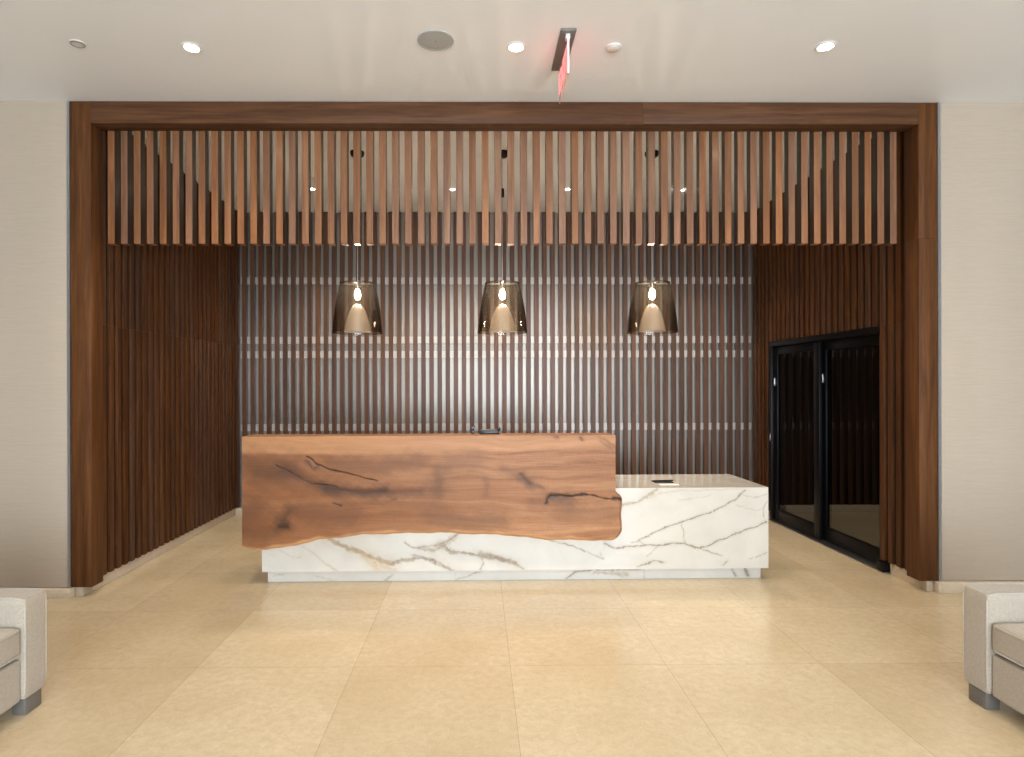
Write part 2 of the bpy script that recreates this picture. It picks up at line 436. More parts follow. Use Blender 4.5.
obj('backing_board', boxes('backing_board', [(XR-.031, XR-.001, YF+.147, DY0-.001, .101, CEIL-.004), (XR-.031, XR-.001, DY1+.001, YB-.07, .101, CEIL-.004),
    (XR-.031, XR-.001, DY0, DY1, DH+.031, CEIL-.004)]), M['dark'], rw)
bw = thing('slatted_wall_panel', 'tall walnut slats with pale rails across the rear wall behind the desk', 'slatted panel', (0, YB, 0))
bm_ = box('slat', -.0262, .0262, -.065, -.002, .087, CEIL-.004, .0015, 1)
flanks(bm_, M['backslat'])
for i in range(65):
    x = -2.9995+.1009*i
    if x < XR-.09: obj('slat', bm_, M['backslat'], bw, (x, 0, 0))
rm = box('rail', XL+.065, XR-.058, -.027, 0, -.043, .043)
for z in (2.905, 2.165, 1.985, 1.075):
    obj('rail', rm, M['rail'], bw, (0, 0, z))
# dark stub of slats seen through the glass door
cw = thing('slatted_wall_panel', 'unlit slats on the corridor end wall seen through the black glass door', 'slatted panel', (0, YB, 0))
for i in range(16):
    obj('slat', bm_, M['slat'], cw, (XR+.26+.1009*i, 0, 0))

# ------------------------------------------------------------------ black glass door
dr = thing('door_1', 'black framed sliding glass door in the right side of the alcove', 'door', (DX, 0, 0), kind='structure')
def D(name, x0, x1, y0, y1, z0, z1, mat, parent, bev=.003): return obj(name, box(name, x0, x1, y0, y1, z0, z1, bev), mat, parent)
D('head_frame', -.03, .10, DY0, DY1, DH-.03, DH+.028, M['black_metal'], dr)
D('jamb', -.03, .10, DY1-.04, DY1, 0, DH-.03, M['black_metal'], dr)
D('jamb', .0, .10, DY0, DY0+.03, 0, DH-.03, M['black_metal'], dr)
D('track', -.05, .10, DY0-.085, DY1-.04, 0.001, .012, M['steel'], dr, .002)
D('floor_guide', -.06, -.0005, DY0-.085, DY0-.002, .012, .098, M['black_metal'], dr)
def leaf(y0, y1, x0, x1, hy, hz):
    a, b = .10, .14
    lf = obj('door_leaf', boxes('door_leaf', [(x0, x1, y0, y0+a, .014, DH-.035), (x0, x1, y1-a, y1, .014, DH-.035),
             (x0, x1, y0+a, y1-a, .014, .014+b), (x0, x1, y0+a, y1-a, DH-.035-.09, DH-.035)], .002), M['black_metal'], dr)
    obj('glass', box('glass', (x0+x1)/2-.004, (x0+x1)/2+.004, y0+a, y1-a, .014+b, DH-.125), M['doorglass'], lf)
    if hy: obj('handle', boxes('handle', [(x0-.012, x0+.002, hy-.012, hy+.012, hz-.045, hz+.045)], .003), M['steel'], lf)
    return lf
leaf(6.235, DY1-.04, .0, .035, 7.17, 1.63)
leaf(DY0+.03, 6.30, .05, .085, 6.255, 1.66)
obj('latch', box('latch', -.034, -.0305, DY1-.03, DY1-.01, .93, 1.02, .001), M['steel'], dr)

# ------------------------------------------------------------------ reception desk
VEINS = [
    ([(2.175, 0.735), (2.103, 0.664), (1.996, 0.606), (1.899, 0.558), (1.802, 0.53), (1.666, 0.482), (1.57, 0.453), (1.473, 0.415), (1.395, 0.377), (1.308, 0.332)], 0.009, 0.85, 0.25),
    ([(2.356, 0.474), (2.249, 0.431), (2.152, 0.403), (2.045, 0.355), (1.957, 0.326), (1.86, 0.278), (1.802, 0.265), (1.724, 0.288), (1.676, 0.308), (1.569, 0.304), (1.453, 0.289), (1.356, 0.294), (1.221, 0.281), (1.104, 0.271), (1.027, 0.31)], 0.012, 0.8, 0.3),
    ([(1.356, 0.294), (1.308, 0.329), (1.24, 0.317)], 0.006, 0.7, 0.3),
    ([(1.657, 0.463), (1.67, 0.405), (1.676, 0.347), (1.686, 0.308)], 0.006, 0.7, 0.5),
    ([(1.686, 0.308), (1.821, 0.259), (1.918, 0.22), (1.986, 0.2)], 0.006, 0.7, 0.2),
    ([(1.453, 0.27), (1.404, 0.232), (1.375, 0.203)], 0.005, 0.6, 0.2),
    ([(1.298, 0.116), (1.356, 0.139), (1.433, 0.164), (1.511, 0.154)], 0.012, 0.7, 0.3),
    ([(1.454, 0.747), (1.376, 0.692), (1.299, 0.647), (1.202, 0.626), (1.173, 0.628)], 0.016, 0.6, 0.5),
    ([(1.299, 0.647), (1.492, 0.714), (1.628, 0.737), (1.822, 0.737), (2.152, 0.745)], 0.006, 0.35, 0.5),
    ([(1.628, 0.656), (1.803, 0.679), (1.9, 0.698)], 0.006, 0.3, 0.5),
    ([(2.356, 0.644), (2.331, 0.586), (2.327, 0.538), (2.346, 0.479)], 0.008, 0.55, 0.4),
    ([(2.152, 0.697), (2.249, 0.677), (2.356, 0.696)], 0.006, 0.4, 0.3),
    ([(2.113, 0.612), (2.191, 0.592), (2.268, 0.573), (2.327, 0.58)], 0.005, 0.35, 0.3),
    ([(2.355, 0.224), (2.268, 0.189), (2.209, 0.174)], 0.006, 0.5, 0.1),
    ([(1.996, 0.129), (2.031, 0.156)], 0.012, 0.5, 0.1),
    ([(0.988, 0.233), (1.023, 0.179)], 0.005, 0.4, 0.1),
    ([(-1.207, 0.361), (-1.087, 0.303), (-0.947, 0.248), (-0.846, 0.203), (-0.706, 0.157)], 0.03, 0.75, 0.55),
    ([(-0.927, 0.238), (-0.867, 0.177), (-0.817, 0.117)], 0.035, 0.4, 1.0),
    ([(-0.826, 0.167), (-0.746, 0.127), (-0.656, 0.096)], 0.02, 0.45, 1.0),
    ([(-1.417, 0.3), (-1.317, 0.239), (-1.247, 0.169), (-1.147, 0.104)], 0.01, 0.45, 0.7),
    ([(-1.597, 0.271), (-1.487, 0.21), (-1.427, 0.22)], 0.008, 0.35, 0.8),
    ([(-1.687, 0.241), (-1.627, 0.231)], 0.006, 0.25, 0.8),
    ([(-0.706, 0.157), (-0.626, 0.182), (-0.506, 0.202), (-0.385, 0.189), (-0.305, 0.149), (-0.205, 0.088)], 0.022, 0.7, 0.3),
    ([(-0.596, 0.331), (-0.546, 0.291), (-0.445, 0.29), (-0.345, 0.306), (-0.275, 0.322), (-0.164, 0.394)], 0.012, 0.7, 0.3),
    ([(-0.345, 0.302), (-0.275, 0.318), (-0.194, 0.37)], 0.03, 0.45, 0.4),
    ([(-0.485, 0.282), (-0.365, 0.262), (-0.275, 0.302)], 0.02, 0.6, 0.4),
    ([(-0.275, 0.306), (-0.224, 0.255), (-0.144, 0.241), (-0.044, 0.234), (0.057, 0.214), (0.177, 0.187), (0.298, 0.158)], 0.02, 0.8, 0.3),
    ([(-0.044, 0.234), (0.027, 0.2), (0.037, 0.143), (0.016, 0.103)], 0.01, 0.7, 0.3),
    ([(-0.546, 0.226), (-0.465, 0.216), (-0.365, 0.175), (-0.345, 0.145), (-0.265, 0.125)], 0.008, 0.7, 0.1),
    ([(-0.395, 0.175), (-0.365, 0.195), (-0.345, 0.181), (-0.365, 0.155), (-0.395, 0.175)], 0.006, 0.8, 0.1),
    ([(0.014, 0.237), (0.153, 0.206), (0.268, 0.175), (0.361, 0.113)], 0.022, 0.6, 0.3),
    ([(0.153, 0.199), (0.187, 0.176), (0.315, 0.129)], 0.008, 0.6, 0.3),
    ([(0.581, 0.341), (0.755, 0.294), (0.894, 0.233), (1.014, 0.182)], 0.007, 0.8, 0.25),
    ([(1.024, 0.325), (1.024, 0.269)], 0.002, 0.5, 0.0),
]
PLINTH_VEINS = [
    ([(0.716, -0.0), (0.799, 0.062), (0.951, 0.076), (1.115, 0.075), (1.362, 0.079)], 0.012, 0.8, 0.3),
    ([(0.951, 0.052), (1.115, 0.047), (1.233, 0.032)], 0.02, 0.5, 0.5),
    ([(1.367, 0.102), (1.367, -0.001)], 0.002, 0.4, 0.0),
    ([(2.091, 0.087), (2.127, 0.014)], 0.014, 0.7, 0.0),
    ([(2.198, 0.087), (2.233, 0.019)], 0.016, 0.7, 0.0),
    ([(-0.762, -0.003), (-0.705, 0.052)], 0.01, 0.6, 0.2),
    ([(-0.187, 0.001), (-0.085, 0.035), (0.027, 0.075)], 0.008, 0.6, 0.2),
    ([(-1.333, 0.051), (-1.262, 0.03), (-1.161, -0.011)], 0.008, 0.4, 0.4),
    ([(-1.667, 0.048), (-1.586, 0.056)], 0.006, 0.4, 0.2),
    ([(-0.189, 0.056), (-0.189, -0.005)], 0.002, 0.5, 0),
]
SLAB_MARKS = [
    ([(-1.361, 1.039), (-1.276, 0.972), (-1.163, 0.925), (-1.03, 0.896), (-0.917, 0.867), (-0.803, 0.844)], 0.007, 0.95, 0),
    ([(-1.607, 0.968), (-1.503, 0.926), (-1.409, 0.868), (-1.333, 0.827), (-1.22, 0.807), (-1.125, 0.788)], 0.006, 0.8, 0),
    ([(-1.541, 0.935), (-1.428, 0.869), (-1.333, 0.827), (-1.22, 0.802), (-1.125, 0.773)], 0.034, 0.65, 0.7),
    ([(-1.22, 0.784), (-1.125, 0.773), (-0.993, 0.753), (-0.841, 0.747), (-0.747, 0.756)], 0.036, 0.9, 0.6),
    ([(-0.747, 0.756), (-0.614, 0.743), (-0.462, 0.752)], 0.03, 0.55, 0.8),
    ([(-1.507, 0.603), (-1.545, 0.543), (-1.576, 0.49)], 0.036, 0.65, 0.7),
    ([(-1.583, 0.481), (-1.53, 0.477)], 0.036, 0.95, 0.5),
    ([(-1.144, 0.659), (-1.091, 0.644)], 0.012, 0.8, 0.3),
    ([(-0.699, 0.68), (-0.661, 0.692)], 0.012, 0.5, 0.6),
    ([(-1.862, 0.595), (-1.768, 0.623)], 0.07, 0.62, 1),
    ([(-1.824, 0.993), (-1.673, 0.945), (-1.484, 0.944)], 0.06, 0.62, 1),
    ([(-1.749, 0.888), (-1.541, 0.888)], 0.05, 0.55, 1),
    ([(-1.361, 1.001), (-1.324, 0.953)], 0.012, 0.6, 0.6),
    ([(-1.305, 0.934), (-1.276, 0.953)], 0.012, 0.6, 0.6),
    ([(-0.31, 0.884), (-0.348, 0.751)], 0.05, 0.4, 1),
    ([(0.539, 0.654), (0.551, 0.692), (0.585, 0.711), (0.718, 0.71), (0.852, 0.721), (0.871, 0.719)], 0.012, 0.95, 0.1),
    ([(0.566, 0.701), (0.642, 0.714), (0.737, 0.71)], 0.026, 0.8, 0.5),
    ([(0.861, 0.719), (0.947, 0.706), (1.023, 0.686), (1.099, 0.694), (1.16, 0.678)], 0.007, 0.95, 0),
    ([(1.08, 0.69), (1.166, 0.678)], 0.016, 0.9, 0.1),
    ([(0.347, 0.882), (0.376, 0.84), (0.414, 0.806)], 0.028, 0.75, 0.6),
    ([(0.395, 0.821), (0.452, 0.797), (0.518, 0.772)], 0.012, 0.45, 0.7),
    ([(0.614, 1.182), (0.633, 1.18)], 0.012, 0.6, 0.4),
    ([(0.818, 1.176), (0.833, 1.163)], 0.012, 0.6, 0.4),
    ([(1.005, 1.17), (1.091, 1.113)], 0.008, 0.4, 0.6),
    ([(0.976, 1.143), (1.062, 1.086)], 0.008, 0.4, 0.6),
    ([(0.967, 1.185), (1.096, 1.09)], 0.006, 0.3, 0.6),
    ([(-0.327, 0.894), (-0.309, 0.732)], 0.02, 0.4, 1),
    ([(0.062, 0.845), (0.062, 0.712)], 0.015, 0.35, 1),
    ([(0.432, 0.654), (0.756, 0.643)], 0.03, 0.4, 1),
    ([(0.186, 0.94), (0.319, 0.873)], 0.02, 0.45, 1),
    ([(-1.863, 0.434), (-1.712, 0.415)], 0.05, 0.5, 1),
    ([(-1.409, 0.603), (-1.182, 0.564), (-0.993, 0.573)], 0.05, 0.45, 1),
    ([(-0.385, 0.562), (-0.081, 0.504), (0.185, 0.522)], 0.04, 0.4, 1),
    ([(-0.232, 0.979), (-0.004, 1.016)], 0.04, 0.35, 1),
    ([(-1.182, 0.982), (-0.803, 0.943), (-0.462, 0.999)], 0.04, 0.5, 1),
    ([(0.68, 0.577), (1.061, 0.557)], 0.05, 0.4, 1),
]
EDGE_BOTTOM = [
    (-1.877, 0.321),
    (-1.787, 0.307),
    (-1.693, 0.305),
    (-1.542, 0.319),
    (-1.41, 0.347),
    (-1.277, 0.379),
    (-1.126, 0.394),
    (-0.937, 0.416),
    (-0.652, 0.424),
    (-0.305, 0.429),
    (-0.1, 0.418),
    (0.185, 0.408),
    (0.375, 0.388),
    (0.508, 0.368),
    (0.756, 0.362),
    (0.946, 0.357),
    (1.089, 0.355),
]
EDGE_RIGHT = [
    (0.353, 1.095),
    (0.381, 1.128),
    (0.423, 1.156),
    (0.499, 1.153),
    (0.556, 1.147),
    (0.633, 1.157),
    (0.69, 1.157),
    (0.728, 1.128),
    (0.739, 1.101),
]

def wob(x, z, f, ph):
    return (np.sin(f*x+1.7*f*z+ph)+.6*np.sin(2.3*f*x-1.9*f*z+2.1*ph)+.4*np.sin(4.7*f*z+3.9*f*x+ph*.7))/2

def seg_dist(X, Z, pts):
    d = np.full(X.shape, 9.0)
    for (ax, az), (bx, bz) in zip(pts[:-1], pts[1:]):
        ux, uz = bx-ax, bz-az; L = ux*ux+uz*uz+1e-12
        t = np.clip(((X-ax)*ux+(Z-az)*uz)/L, 0, 1)
        d = np.minimum(d, np.hypot(X-ax-t*ux, Z-az-t*uz))
    return d

def grid_face(name, xs, zs):
    """flat grid in x,z at y=0 facing -y"""
    X, Z = np.meshgrid(xs, zs); nx, nz = len(xs), len(zs)
    vs = np.stack([X, np.zeros_like(X), Z], -1).reshape(-1, 3)
    i = np.arange(nx*nz).reshape(nz, nx)
    fs = np.stack([i[:-1, :-1], i[:-1, 1:], i[1:, 1:], i[1:, :-1]], -1).reshape(-1, 4)
    me = bpy.data.meshes.new(name)
    me.from_pydata(vs.tolist(), [], fs.tolist())
    return me, X, Z

def attr(me, name, a):
    at = me.attributes.new(name, 'FLOAT', 'POINT'); at.data.foreach_set('value', np.ascontiguousarray(a.reshape(-1), dtype=np.float32))

def extrude_back(me, th):
    bm = bmesh.new(); bm.from_mesh(me)
    be = [e for e in bm.edges if e.is_boundary]
    r = bmesh.ops.extrude_edge_only(bm, edges=be)
    vs = [v for v in r['geom'] if isinstance(v, bmesh.types.BMVert)]
    for v in vs: v.co.y = th
    ee = [e for e in bm.edges if e.is_boundary]
    bmesh.ops.holes_fill(bm, edges=ee, sides=0)
    bmesh.ops.recalc_face_normals(bm, faces=bm.faces)
    bm.to_mesh(me); bm.free()

def veined(name, x0, x1, z0, z1, veins, th, step=.006):
    xs = np.linspace(x0, x1, int((x1-x0)/step)+1); zs = np.linspace(z0, z1, max(3, int((z1-z0)/step)+1))
    me, X, Z = grid_face(name, xs, zs)
    Xw = X+.006*wob(X, Z, 34, .3)+.002*wob(X, Z, 130, 1.3); Zw = Z+.006*wob(X, Z, 31, 2.2)+.002*wob(X, Z, 120, .4)
    vein = np.zeros_like(X); hue = np.zeros_like(X); wsum = np.full_like(X, 1e-6)
    for pts, w, s, h in veins:
        thin = w < .003
        d = seg_dist(X if thin else Xw, Z if thin else Zw, pts)
        w0 = w; w = max(w, .003)*(1.5 if w > .015 else 1)*(1+.35*wob(X, Z, 17, w*900))
        edge = .75+.45*wob(X, Z, 60, w*300)
        a = s*(np.exp(-(d/(w*.62*edge))**(4 if w0 > .011 else 2))*.85+.2*np.exp(-(d/(w*1.5))**2))
        vein = 1-(1-vein)*(1-np.clip(a, 0, 1)); hue += a*h; wsum += a
    attr(me, 'vein', vein); attr(me, 'hue', hue/wsum)
    extrude_back(me, th)
    return me

desk = thing('reception_desk', 'white marble reception desk with a live-edge walnut slab front', 'desk', (.25, 5.0, 0), math.radians(.55))
def K(name, me, mat, loc=(0, 0, 0)):
    o = obj(name, me, mat, desk); o.location = Vector(loc)-Vector((.25, 5.0, 0)); return o
ML, MR, MT, MB_ = -1.742, 2.370, .758, .098
K('marble_front', veined('marble_front', ML, MR, MB_, MT, VEINS, .022), M['marble_v'], (0, 5.0, 0))
K('marble_top', box('marble_top', ML, MR, 5.0225, 5.75, MT-.022, MT, .0015, 1), M['marble'])
K('marble_end', box('marble_end', MR-.022, MR, 5.0225, 5.75, MB_, MT-.0225), M['marble'])
K('marble_end', box('marble_end', ML, ML+.022, 5.0225, 5.75, MB_, MT-.0225), M['marble'])
K('cabinet_body', box('cabinet_body', ML+.0225, MR-.0225, 5.0225, 5.70, MB_, MT-.0225), M['slab_plain'])
K('plinth', veined('plinth', -1.716, 2.335, 0.0, MB_-.0005, PLINTH_VEINS, .6, .008), M['marble_v'], (0, 5.065, 0))
SX0, SX1, STOP = -1.872, 1.10, 1.195
def slab_mesh():
    nx, nz = 500, 150
    eb = np.array(EDGE_BOTTOM); er = np.array(EDGE_RIGHT)
    u = np.linspace(0, 1, nx); t = np.linspace(0, 1, nz)
    xref = SX0+u*(SX1-SX0)
    zb = np.interp(xref, eb[:, 0], eb[:, 1])
    k = np.ones(13)/13; zb = np.convolve(np.pad(zb, 6, 'edge'), k, 'valid')
    zb = zb-.007+.003*np.sin(xref*19)+.0015*np.sin(xref*53)
    Z = zb[None, :]+t[:, None]*(STOP-zb)[None, :]
    zz = np.linspace(.3, 1.2, 300)
    xr = np.interp(zz, er[:, 0], er[:, 1], right=SX1); xr = np.convolve(np.pad(xr, 4, 'edge'), np.ones(9)/9, 'valid')
    XRr = np.interp(Z, zz, xr)
    # only the last part of the slab follows the right edge
    U = np.broadcast_to(u[None, :], Z.shape)
    X = SX0+U*(SX1-SX0)+(XRr-SX1)*np.clip((U-.9)/.1, 0, 1)
    # rounded waney edge below, slightly rounded elsewhere
    h = (Z-zb[None, :]); Y = .012*np.exp(-(h/.010)**2)+.006*wob(X, Z, 4.0, 1.0)*np.exp(-(h/.2)**2)*.6
    dxr = (XRr-X); low = Z < .735
    Y = Y+np.where(low, .022*np.exp(-(dxr/.012)**2), 0)
    crack = np.zeros_like(X); stain = np.zeros_like(X)
    Xw = X+.010*wob(X, Z, 21, .9)+.004*wob(X, Z, 77, 2.0); Zw = Z+.006*wob(X, Z, 23, .2)+.003*wob(X, Z, 90, 1.1)
    for pts, w, s, soft in SLAB_MARKS:
        d = seg_dist(Xw, Zw, pts)
        ww = w*(1+.4*wob(X, Z, 25, w*500))
        c = s*np.exp(-(d/(ww*.55))**2)
        st = s*np.exp(-(d/(ww*(.9+.9*soft)))**2)*(.9 if soft else .55)
        crack = np.maximum(crack, c*(1-soft)); stain = 1-(1-stain)*(1-np.clip(st*.95, 0, 1))
    Y = Y+.006*np.clip(crack, 0, 1)
    sap = np.clip(np.exp(-(np.clip(h-.012*(1+wob(X, Z*0, 9, 2)), 0, 9)/.012)**2), 0, 1)
    band = 1/(1+np.exp(-(Z-(1.07+.012*np.sin(X*1.1)))/.006))
    rich = np.clip((.35-X)/1.6, 0, 1)*np.clip((1.07-Z)/.03, 0, 1)
    n = nx*nz; i = np.arange(n).reshape(nz, nx)
    vs = np.stack([X, Y, Z], -1).reshape(-1, 3)
    fs = np.stack([i[:-1, :-1], i[:-1, 1:], i[1:, 1:], i[1:, :-1]], -1).reshape(-1, 4)
    me = bpy.data.meshes.new('wood_slab'); me.from_pydata(vs.tolist(), [], fs.tolist())
    for nm, a in (('crack', crack), ('stain', stain), ('sap', sap), ('band', band), ('rich', rich)): attr(me, nm, a)
    extrude_back(me, .072)
    return smooth(me, 35)
K('wood_slab', slab_mesh(), M['slab'], (0, 4.925, 0))
K('counter_ledge', box('counter_ledge', SX0, SX1, 4.998, 5.19, STOP-.05, STOP-.001, .002, 1), M['slab_plain'])
K('upper_cabinet', box('upper_cabinet', SX0+.04, SX1-.04, 5.0, 5.16, MT+.001, STOP-.051), M['slab_plain'])

# ------------------------------------------------------------------ small things on the desk
ph = thing('desk_phone', 'low black desk phone at the back of the walnut counter ledge', 'phone', (.094, 5.13, STOP-.001))
obj('base', box('base', -.08, .08, -.045, .045, 0, .028, .005), M['black_plastic'], ph)
obj('key_pad', box('key_pad', -.07, .065, -.04, .04, .0282, .036, .003), M['grey_plastic'], ph)
obj('handset', tube('handset', [(.075, -.04, .03), (.082, -.02, .042), (.082, .02, .042), (.075, .04, .03)], .011), M['black_plastic'], ph)
ch = thing('card_holder', 'tiny black card stand left of the phone on the walnut ledge', 'card holder', (-.045, 5.13, STOP-.001))
obj('stand', boxes('stand', [(-.012, .012, -.014, .014, 0, .03)], .003), M['black_plastic'], ch)
_b = boxes('cradle', [(-.022, .022, -.012, .012, .0302, .055)], .002)
for v in _b.vertices:
    if v.co.z < .042: v.co.x *= .45
    elif v.co.x > 0: v.co.z += .012
obj('cradle', _b, M['black_plastic'], ch)
pt = thing('pen_tray', 'small black tray lying on the low marble counter', 'tray', (1.60, 5.30, MT))
obj('dish', boxes('dish', [(-.09, .07, -.045, .045, 0.0005, .008)], .003), M['black_plastic'], pt)
obj('pen', tube('pen', [(-.11, -.01, .014), (.085, .02, .014)], .006), M['black_plastic'], pt)
cd = obj('paper_card', box('paper_card', -.08, .08, -.03, .03, 0.0005, .004), M['card'], None, (1.60, 5.17, MT), (0, 0, .03))
tag(cd, 'white paper card in front of the black tray on marble', 'card')

# ------------------------------------------------------------------ pendant lamps
def pendant():
    root = thing('pendant_lamp', '', 'pendant lamp', (0, 0, 0), group='smoked glass pendant lamps over the desk')
    z0, z1 = 2.082, 2.538
    sh = []
    for k in range(13):
        t_ = k/12; sh.append((.232+(.160-.232)*t_-.010*math.sin(PI*t_)*-1, z0+(z1-z0)*t_))
    ins = [(r-.004, z) for r, z in sh[::-1]]
    s = obj('glass_shade', lathe('glass_shade', sh+ins, 56, True), M['smoke'], root)
    cone = [(.122, z0+.012), (.115, z0+.06), (.098, z0+.13), (.078, z0+.19), (.055, z0+.235), (.03, z0+.262), (.0, z0+.27)]
    obj('inner_cone', lathe('inner_cone', cone, 48), M['cone'], root)
    obj('top_ring', lathe('top_ring', [(.158, z1-.006), (.163, z1-.002), (.163, z1+.006), (.150, z1+.006), (.150, z1-.006)], 48, True), M['smoke'], root)
    obj('spider', boxes('spider', [(-.152, .152, -.006, .006, z1-.004, z1+.001), (-.006, .006, -.152, -.0065, z1-.004, z1+.001), (-.006, .006, .0065, .152, z1-.004, z1+.001)]), M['steel'], root)
    obj('socket', lathe('socket', [(0, z1+.03), (.018, z1+.03), (.021, z1-.01), (.021, z1-.05), (0, z1-.05)], 24), M['steel'], root)
    bz = 2.435
    bl = [(0, bz-.044), (.014, bz-.04), (.024, bz-.022), (.027, bz), (.024, bz+.02), (.016, bz+.045), (.012, bz+.05), (0, bz+.05)]
    obj('bulb', lathe('bulb', bl, 24), M['bulb'], root)
    obj('cable', tube('cable', [(0, 0, z1+.03), (0, 0, 3.1), (0, 0, CEIL-.03)], .0045, 8), M['steel'], root)
    obj('canopy', lathe('canopy', [(0, CEIL-.052), (.04, CEIL-.05), (.059, CEIL-.036), (.064, CEIL-.018), (.064, CEIL-.001), (0, CEIL-.001)], 32), M['black_metal'], root)
    return root
def copy_tree(o, parent=None):
    c = o.copy(); COL.objects.link(c)
    if parent is not None: c.parent = parent
    for k in list(o.children): copy_tree(k, c)
    return c
p0 = pendant()
for i, (x, lab) in enumerate(((-1.112, 'smoked glass pendant over the far left end of the walnut slab'),
                              (.228, 'smoked glass pendant in the middle, hanging above the desk phone'),
                              (1.62, 'smoked glass pendant over the low marble counter, nearest the glass door'))):
    o = p0 if i == 0 else copy_tree(p0)
    o.location = (x, 5.72, 0); o['label'] = lab
    if i == 1:
        obj('cable_connector', lathe('cable_connector', [(0, 3.34), (.016, 3.34), (.02, 3.35), (.02, 3.41), (.016, 3.42), (0, 3.42)], 20), M['black_metal'], o)

# ------------------------------------------------------------------ ceiling fittings
def downlight(x, y, label, r=.045, mat='lamp_on', group='recessed downlights of the lobby ceiling'):
    root = thing('downlight', label, 'ceiling light', (x, y, CEIL), group=group)
    obj('trim_ring', lathe('trim_ring', [(r, -.001), (r+.018, -.001), (r+.02, -.004), (r+.012, -.008), (r, -.006)], 36, True), M['white_trim'], root)
    obj('lens', lathe('lens', [(0, -.0035), (r*.98, -.0035), (r*.98, -.001), (0, -.001)], 32), M[mat], root)
    return root
LOBBY = [(-1.822, 3.955, 'lit recessed downlight above the left sofa side of the lobby ceiling'),
         (.249, 3.941, 'lit recessed downlight between the round speaker and the exit sign'),
         (2.227, 3.923, 'lit recessed downlight toward the right of the lobby ceiling')]
ALC = [(-1.819, 6.79, 'small alcove downlight left of the first pendant, seen through slats'),
       (-.283, 6.80, 'small alcove downlight between the first and middle pendants, seen through slats'),
       (.985, 6.795, 'small alcove downlight between the middle and third pendants, seen through slats'),
       (2.295, 6.82, 'small alcove downlight right of the third pendant, seen through slats')]
def spot(name, x, y, e, ang, col, r=.05, blend=.6):
    l = bpy.data.lights.new(name, 'SPOT'); l.energy = e; l.spot_size = math.radians(ang); l.spot_blend = blend
    l.color = col; l.shadow_soft_size = r
    o = bpy.data.objects.new(name, l); link(o); o.location = (x, y, CEIL-.012-r*.2); return o
for x, y, lab in LOBBY:
    downlight(x, y, lab); spot('downlight_beam', x, y, 110, 120, (1, .82, .62), blend=.9)
for x, y, lab in ALC:
    downlight(x, y, lab, .034, 'lamp_on2', 'recessed downlights of the alcove ceiling'); spot('alcove_beam', x, y, 110, 100, (1, .82, .62), blend=.7)
spot('corridor_fill', 4.6, 6.0, 260, 75, (1, .9, .75))  # added unseen lamp, brightens the corridor floor behind the glass
sp = thing('ceiling_speaker', 'round grey speaker grille in the ceiling', 'speaker', (-.26, 3.865, CEIL))
obj('grille', lathe('grille', [(0, -.008), (.06, -.008), (.104, -.0055), (.104, -.001), (0, -.001)], 48), M['speaker'], sp)
obj('rim', lathe('rim', [(.104, -.001), (.114, -.001), (.114, -.006), (.104, -.008)], 48, True), M['speaker'], sp)
obj('centre_screw', lathe('centre_screw', [(0, -.0105), (.004, -.010), (.005, -.0082), (0, -.0082)], 12), M['grey_plastic'], sp)
sd = thing('smoke_detector', 'small white smoke detector right of the exit sign', 'smoke detector', (.873, 3.937, CEIL))
obj('base', lathe('base', [(0, -.012), (.048, -.012), (.05, -.001), (0, -.001)], 32), M['white_plastic'], sd)
obj('dome', lathe('dome', [(0, -.021), (.026, -.020), (.038, -.016), (.04, -.0122), (0, -.0122)], 32), M['white_plastic'], sd)
sk = thing('sprinkler_cover', 'faint white sprinkler cover at the far left of the ceiling', 'sprinkler', (-2.518, 3.913, CEIL))
obj('plate', lathe('plate', [(0, -.006), (.046, -.006), (.05, -.001), (0, -.001)], 32), M['white_plastic'], sk)
obj('ring', lathe('ring', [(.036, -.0062), (.040, -.0062), (.040, -.009), (.036, -.009)], 32, True), M['grey_plastic'], sk)

# exit sign: dark plate, hanging edge-lit blade
ex = thing('exit_sign', 'hanging edge-lit red EXIT sign on a dark ceiling plate, seen edge-on', 'exit sign', (.555, 3.95, CEIL))
obj('mounting_plate', box('mounting_plate', -.048, .048, -.22, .265, -.014, -.001, .003), M['grey_plastic'], ex)
obj('stem', box('stem', -.014, .014, -.19, -.15, -.045, -.0145, .003), M['white_plastic'], ex)
bl = obj('blade', box('blade', -.004, .004, -.199, .205, -.262, -.046), M['acrylic'], ex)
obj('lit_edge', boxes('lit_edge', [(-.0045, .0045, -.2032, -.1992, -.262, -.046)]), M['exit_edge'], bl)
for sgn in (-1, 1):
    cu = bpy.data.curves.new('lettering', 'FONT'); cu.body = 'EXIT'; cu.size = .185; cu.extrude = .001
    cu.align_x = 'CENTER'; cu.align_y = 'CENTER'; cu.space_character = 1.05; cu.offset = .004
    fo = bpy.data.objects.new('lettering_source', cu); COL.objects.link(fo); bpy.context.view_layer.update()
    lm = bpy.data.meshes.new_from_object(fo.evaluated_get(bpy.context.evaluated_depsgraph_get())); bpy.data.objects.remove(fo); bpy.data.curves.remove(cu)
    lm.materials.clear(); lm.materials.append(M['exit_red']); o = bpy.data.objects.new('lettering', lm); link(o, bl)
    o.location = (sgn*.0055, .003, -.154); o.rotation_euler = (PI/2, 0, PI/2*sgn)

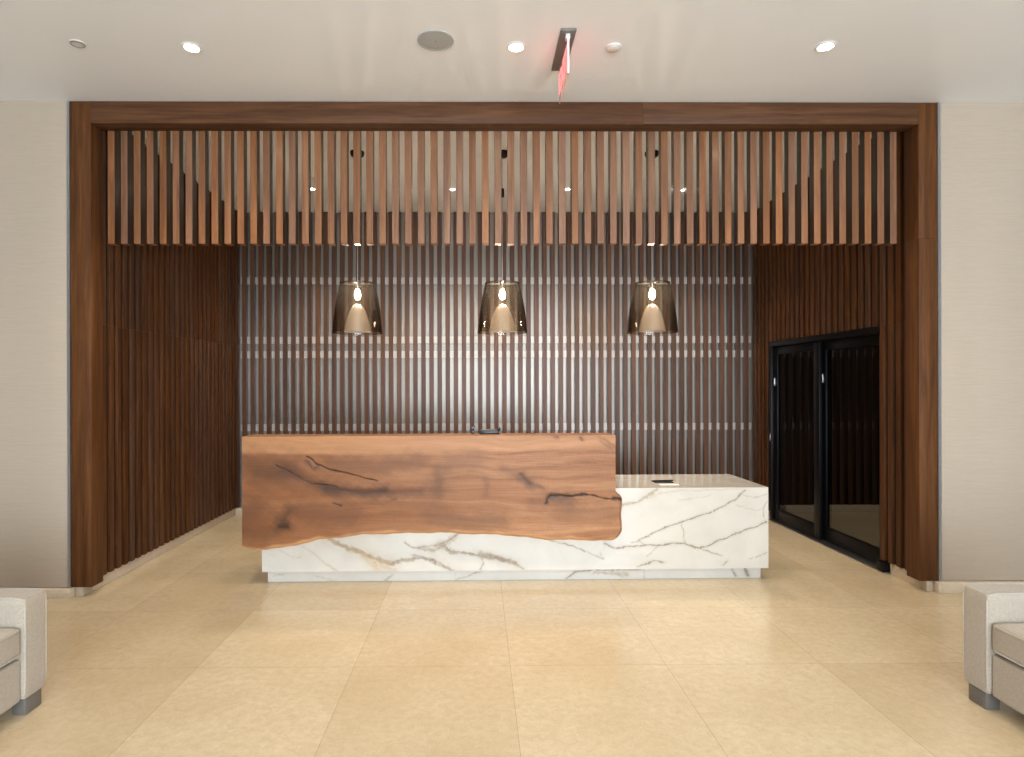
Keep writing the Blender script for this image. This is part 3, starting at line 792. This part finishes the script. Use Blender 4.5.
# ------------------------------------------------------------------ sofas
def sofa(name, label, loc, rz):
    """front plane at x=0 facing +x; far arm at y=0, runs toward -y"""
    L, Dp, arm, foot, ah = 2.05, .95, .165, .082, .578
    r = thing(name, label, 'sofa', loc, rz, group=None)
    for nm, y0, y1 in (('arm', -arm, 0), ('arm', -L, -L+arm)):
        a = obj(nm, cushion('arm', -Dp, 0, y0, y1, foot, ah, .022, .004), M['linen'], r)
        ys = y0+.006 if y0 < -1 else y0+.004
        for yy in (y0+.012, y1-.012):
            obj('piping', tube('piping', [(-.006, yy, foot+.03), (-.002, yy, foot+.1), (-.002, yy, ah-.04), (-.012, yy, ah-.012), (-.05, yy, ah-.001), (-.5, yy, ah+.0), (-Dp+.04, yy, ah-.001)], .004, 8), M['piping'], a)
    obj('seat_base', cushion('seat_base', -Dp+.02, -.012, -L+arm+.001, -arm-.001, foot, .292, .015, .003), M['linen'], r)
    w = (L-2*arm)/2
    for k in range(2):
        y1 = -arm-.002-k*w; y0 = y1-w+.004
        c = obj('seat_cushion', cushion('seat_cushion', -.72, -.004, y0, y1, .298, .452, .03, .014), M['linen'], r)
        for zz in (.318, .436):
            obj('piping', tube('piping', [(-.004, y1-.03, zz), (.002, y1-.06, zz), (.002, y0+.06, zz), (-.004, y0+.03, zz)], .0035, 8), M['piping'], c)
        obj('back_cushion', cushion('back_cushion', -.74, -.52, y0+.004, y1-.004, .455, .80, .06, .02), M['linen'], r)
    obj('backrest', cushion('backrest', -Dp, -Dp+.2, -L+arm+.002, -arm-.002, .294, .72, .03, .004), M['linen'], r)
    fm = box('foot', -.085, -.015, -.055, .055, 0, foot-.001, .004)
    for x in (0, -.78):
        for y in (-.078, -L+.078):
            obj('foot', fm, M['foot'], r, (x, y, 0))
    return r
sofa('sofa', 'pale linen sofa at the left edge, set before the beige wall', (-2.185, 3.15, 0), 0)
s2 = sofa('sofa', 'pale linen sofa at the right edge, facing the opposite sofa', (2.472, 1.085, 0), PI)

# ------------------------------------------------------------------ daylight and camera
w = bpy.data.worlds.new('overcast_sky'); scene.world = w; w.use_nodes = True
nt = w.node_tree; nt.nodes.clear()
o_ = nt.nodes.new('ShaderNodeOutputWorld'); bg = nt.nodes.new('ShaderNodeBackground')
bg.inputs[0].default_value = (.83, .915, 1.0, 1); bg.inputs[1].default_value = 13.0
nt.links.new(bg.outputs[0], o_.inputs[0])
pl = bpy.data.lights.new('window_portal', 'AREA'); pl.shape = 'RECTANGLE'; pl.size = WX1-WX0; pl.size_y = 3.38
pl.cycles.is_portal = True
po = bpy.data.objects.new('window_portal', pl); link(po); po.location = ((WX0+WX1)/2, RY+.02, 1.81); po.rotation_euler = (PI/2, 0, 0)

cam = bpy.data.cameras.new('camera'); co = bpy.data.objects.new('camera', cam); link(co)
co.location = (0, 0, 1.6); co.rotation_euler = (PI/2, math.radians(0.143), -math.radians(.53))
cam.sensor_width = 36; cam.lens = 617/1024*36; cam.shift_x = (512-483.71)/1024; cam.shift_y = (385-378.5)/1024
cam.clip_start = .05
scene.camera = co
vs_ = scene.view_settings
vs_.view_transform = 'Standard'; vs_.look = 'None'; vs_.gamma = 1; vs_.use_curve_mapping = False; vs_.exposure = 0.28
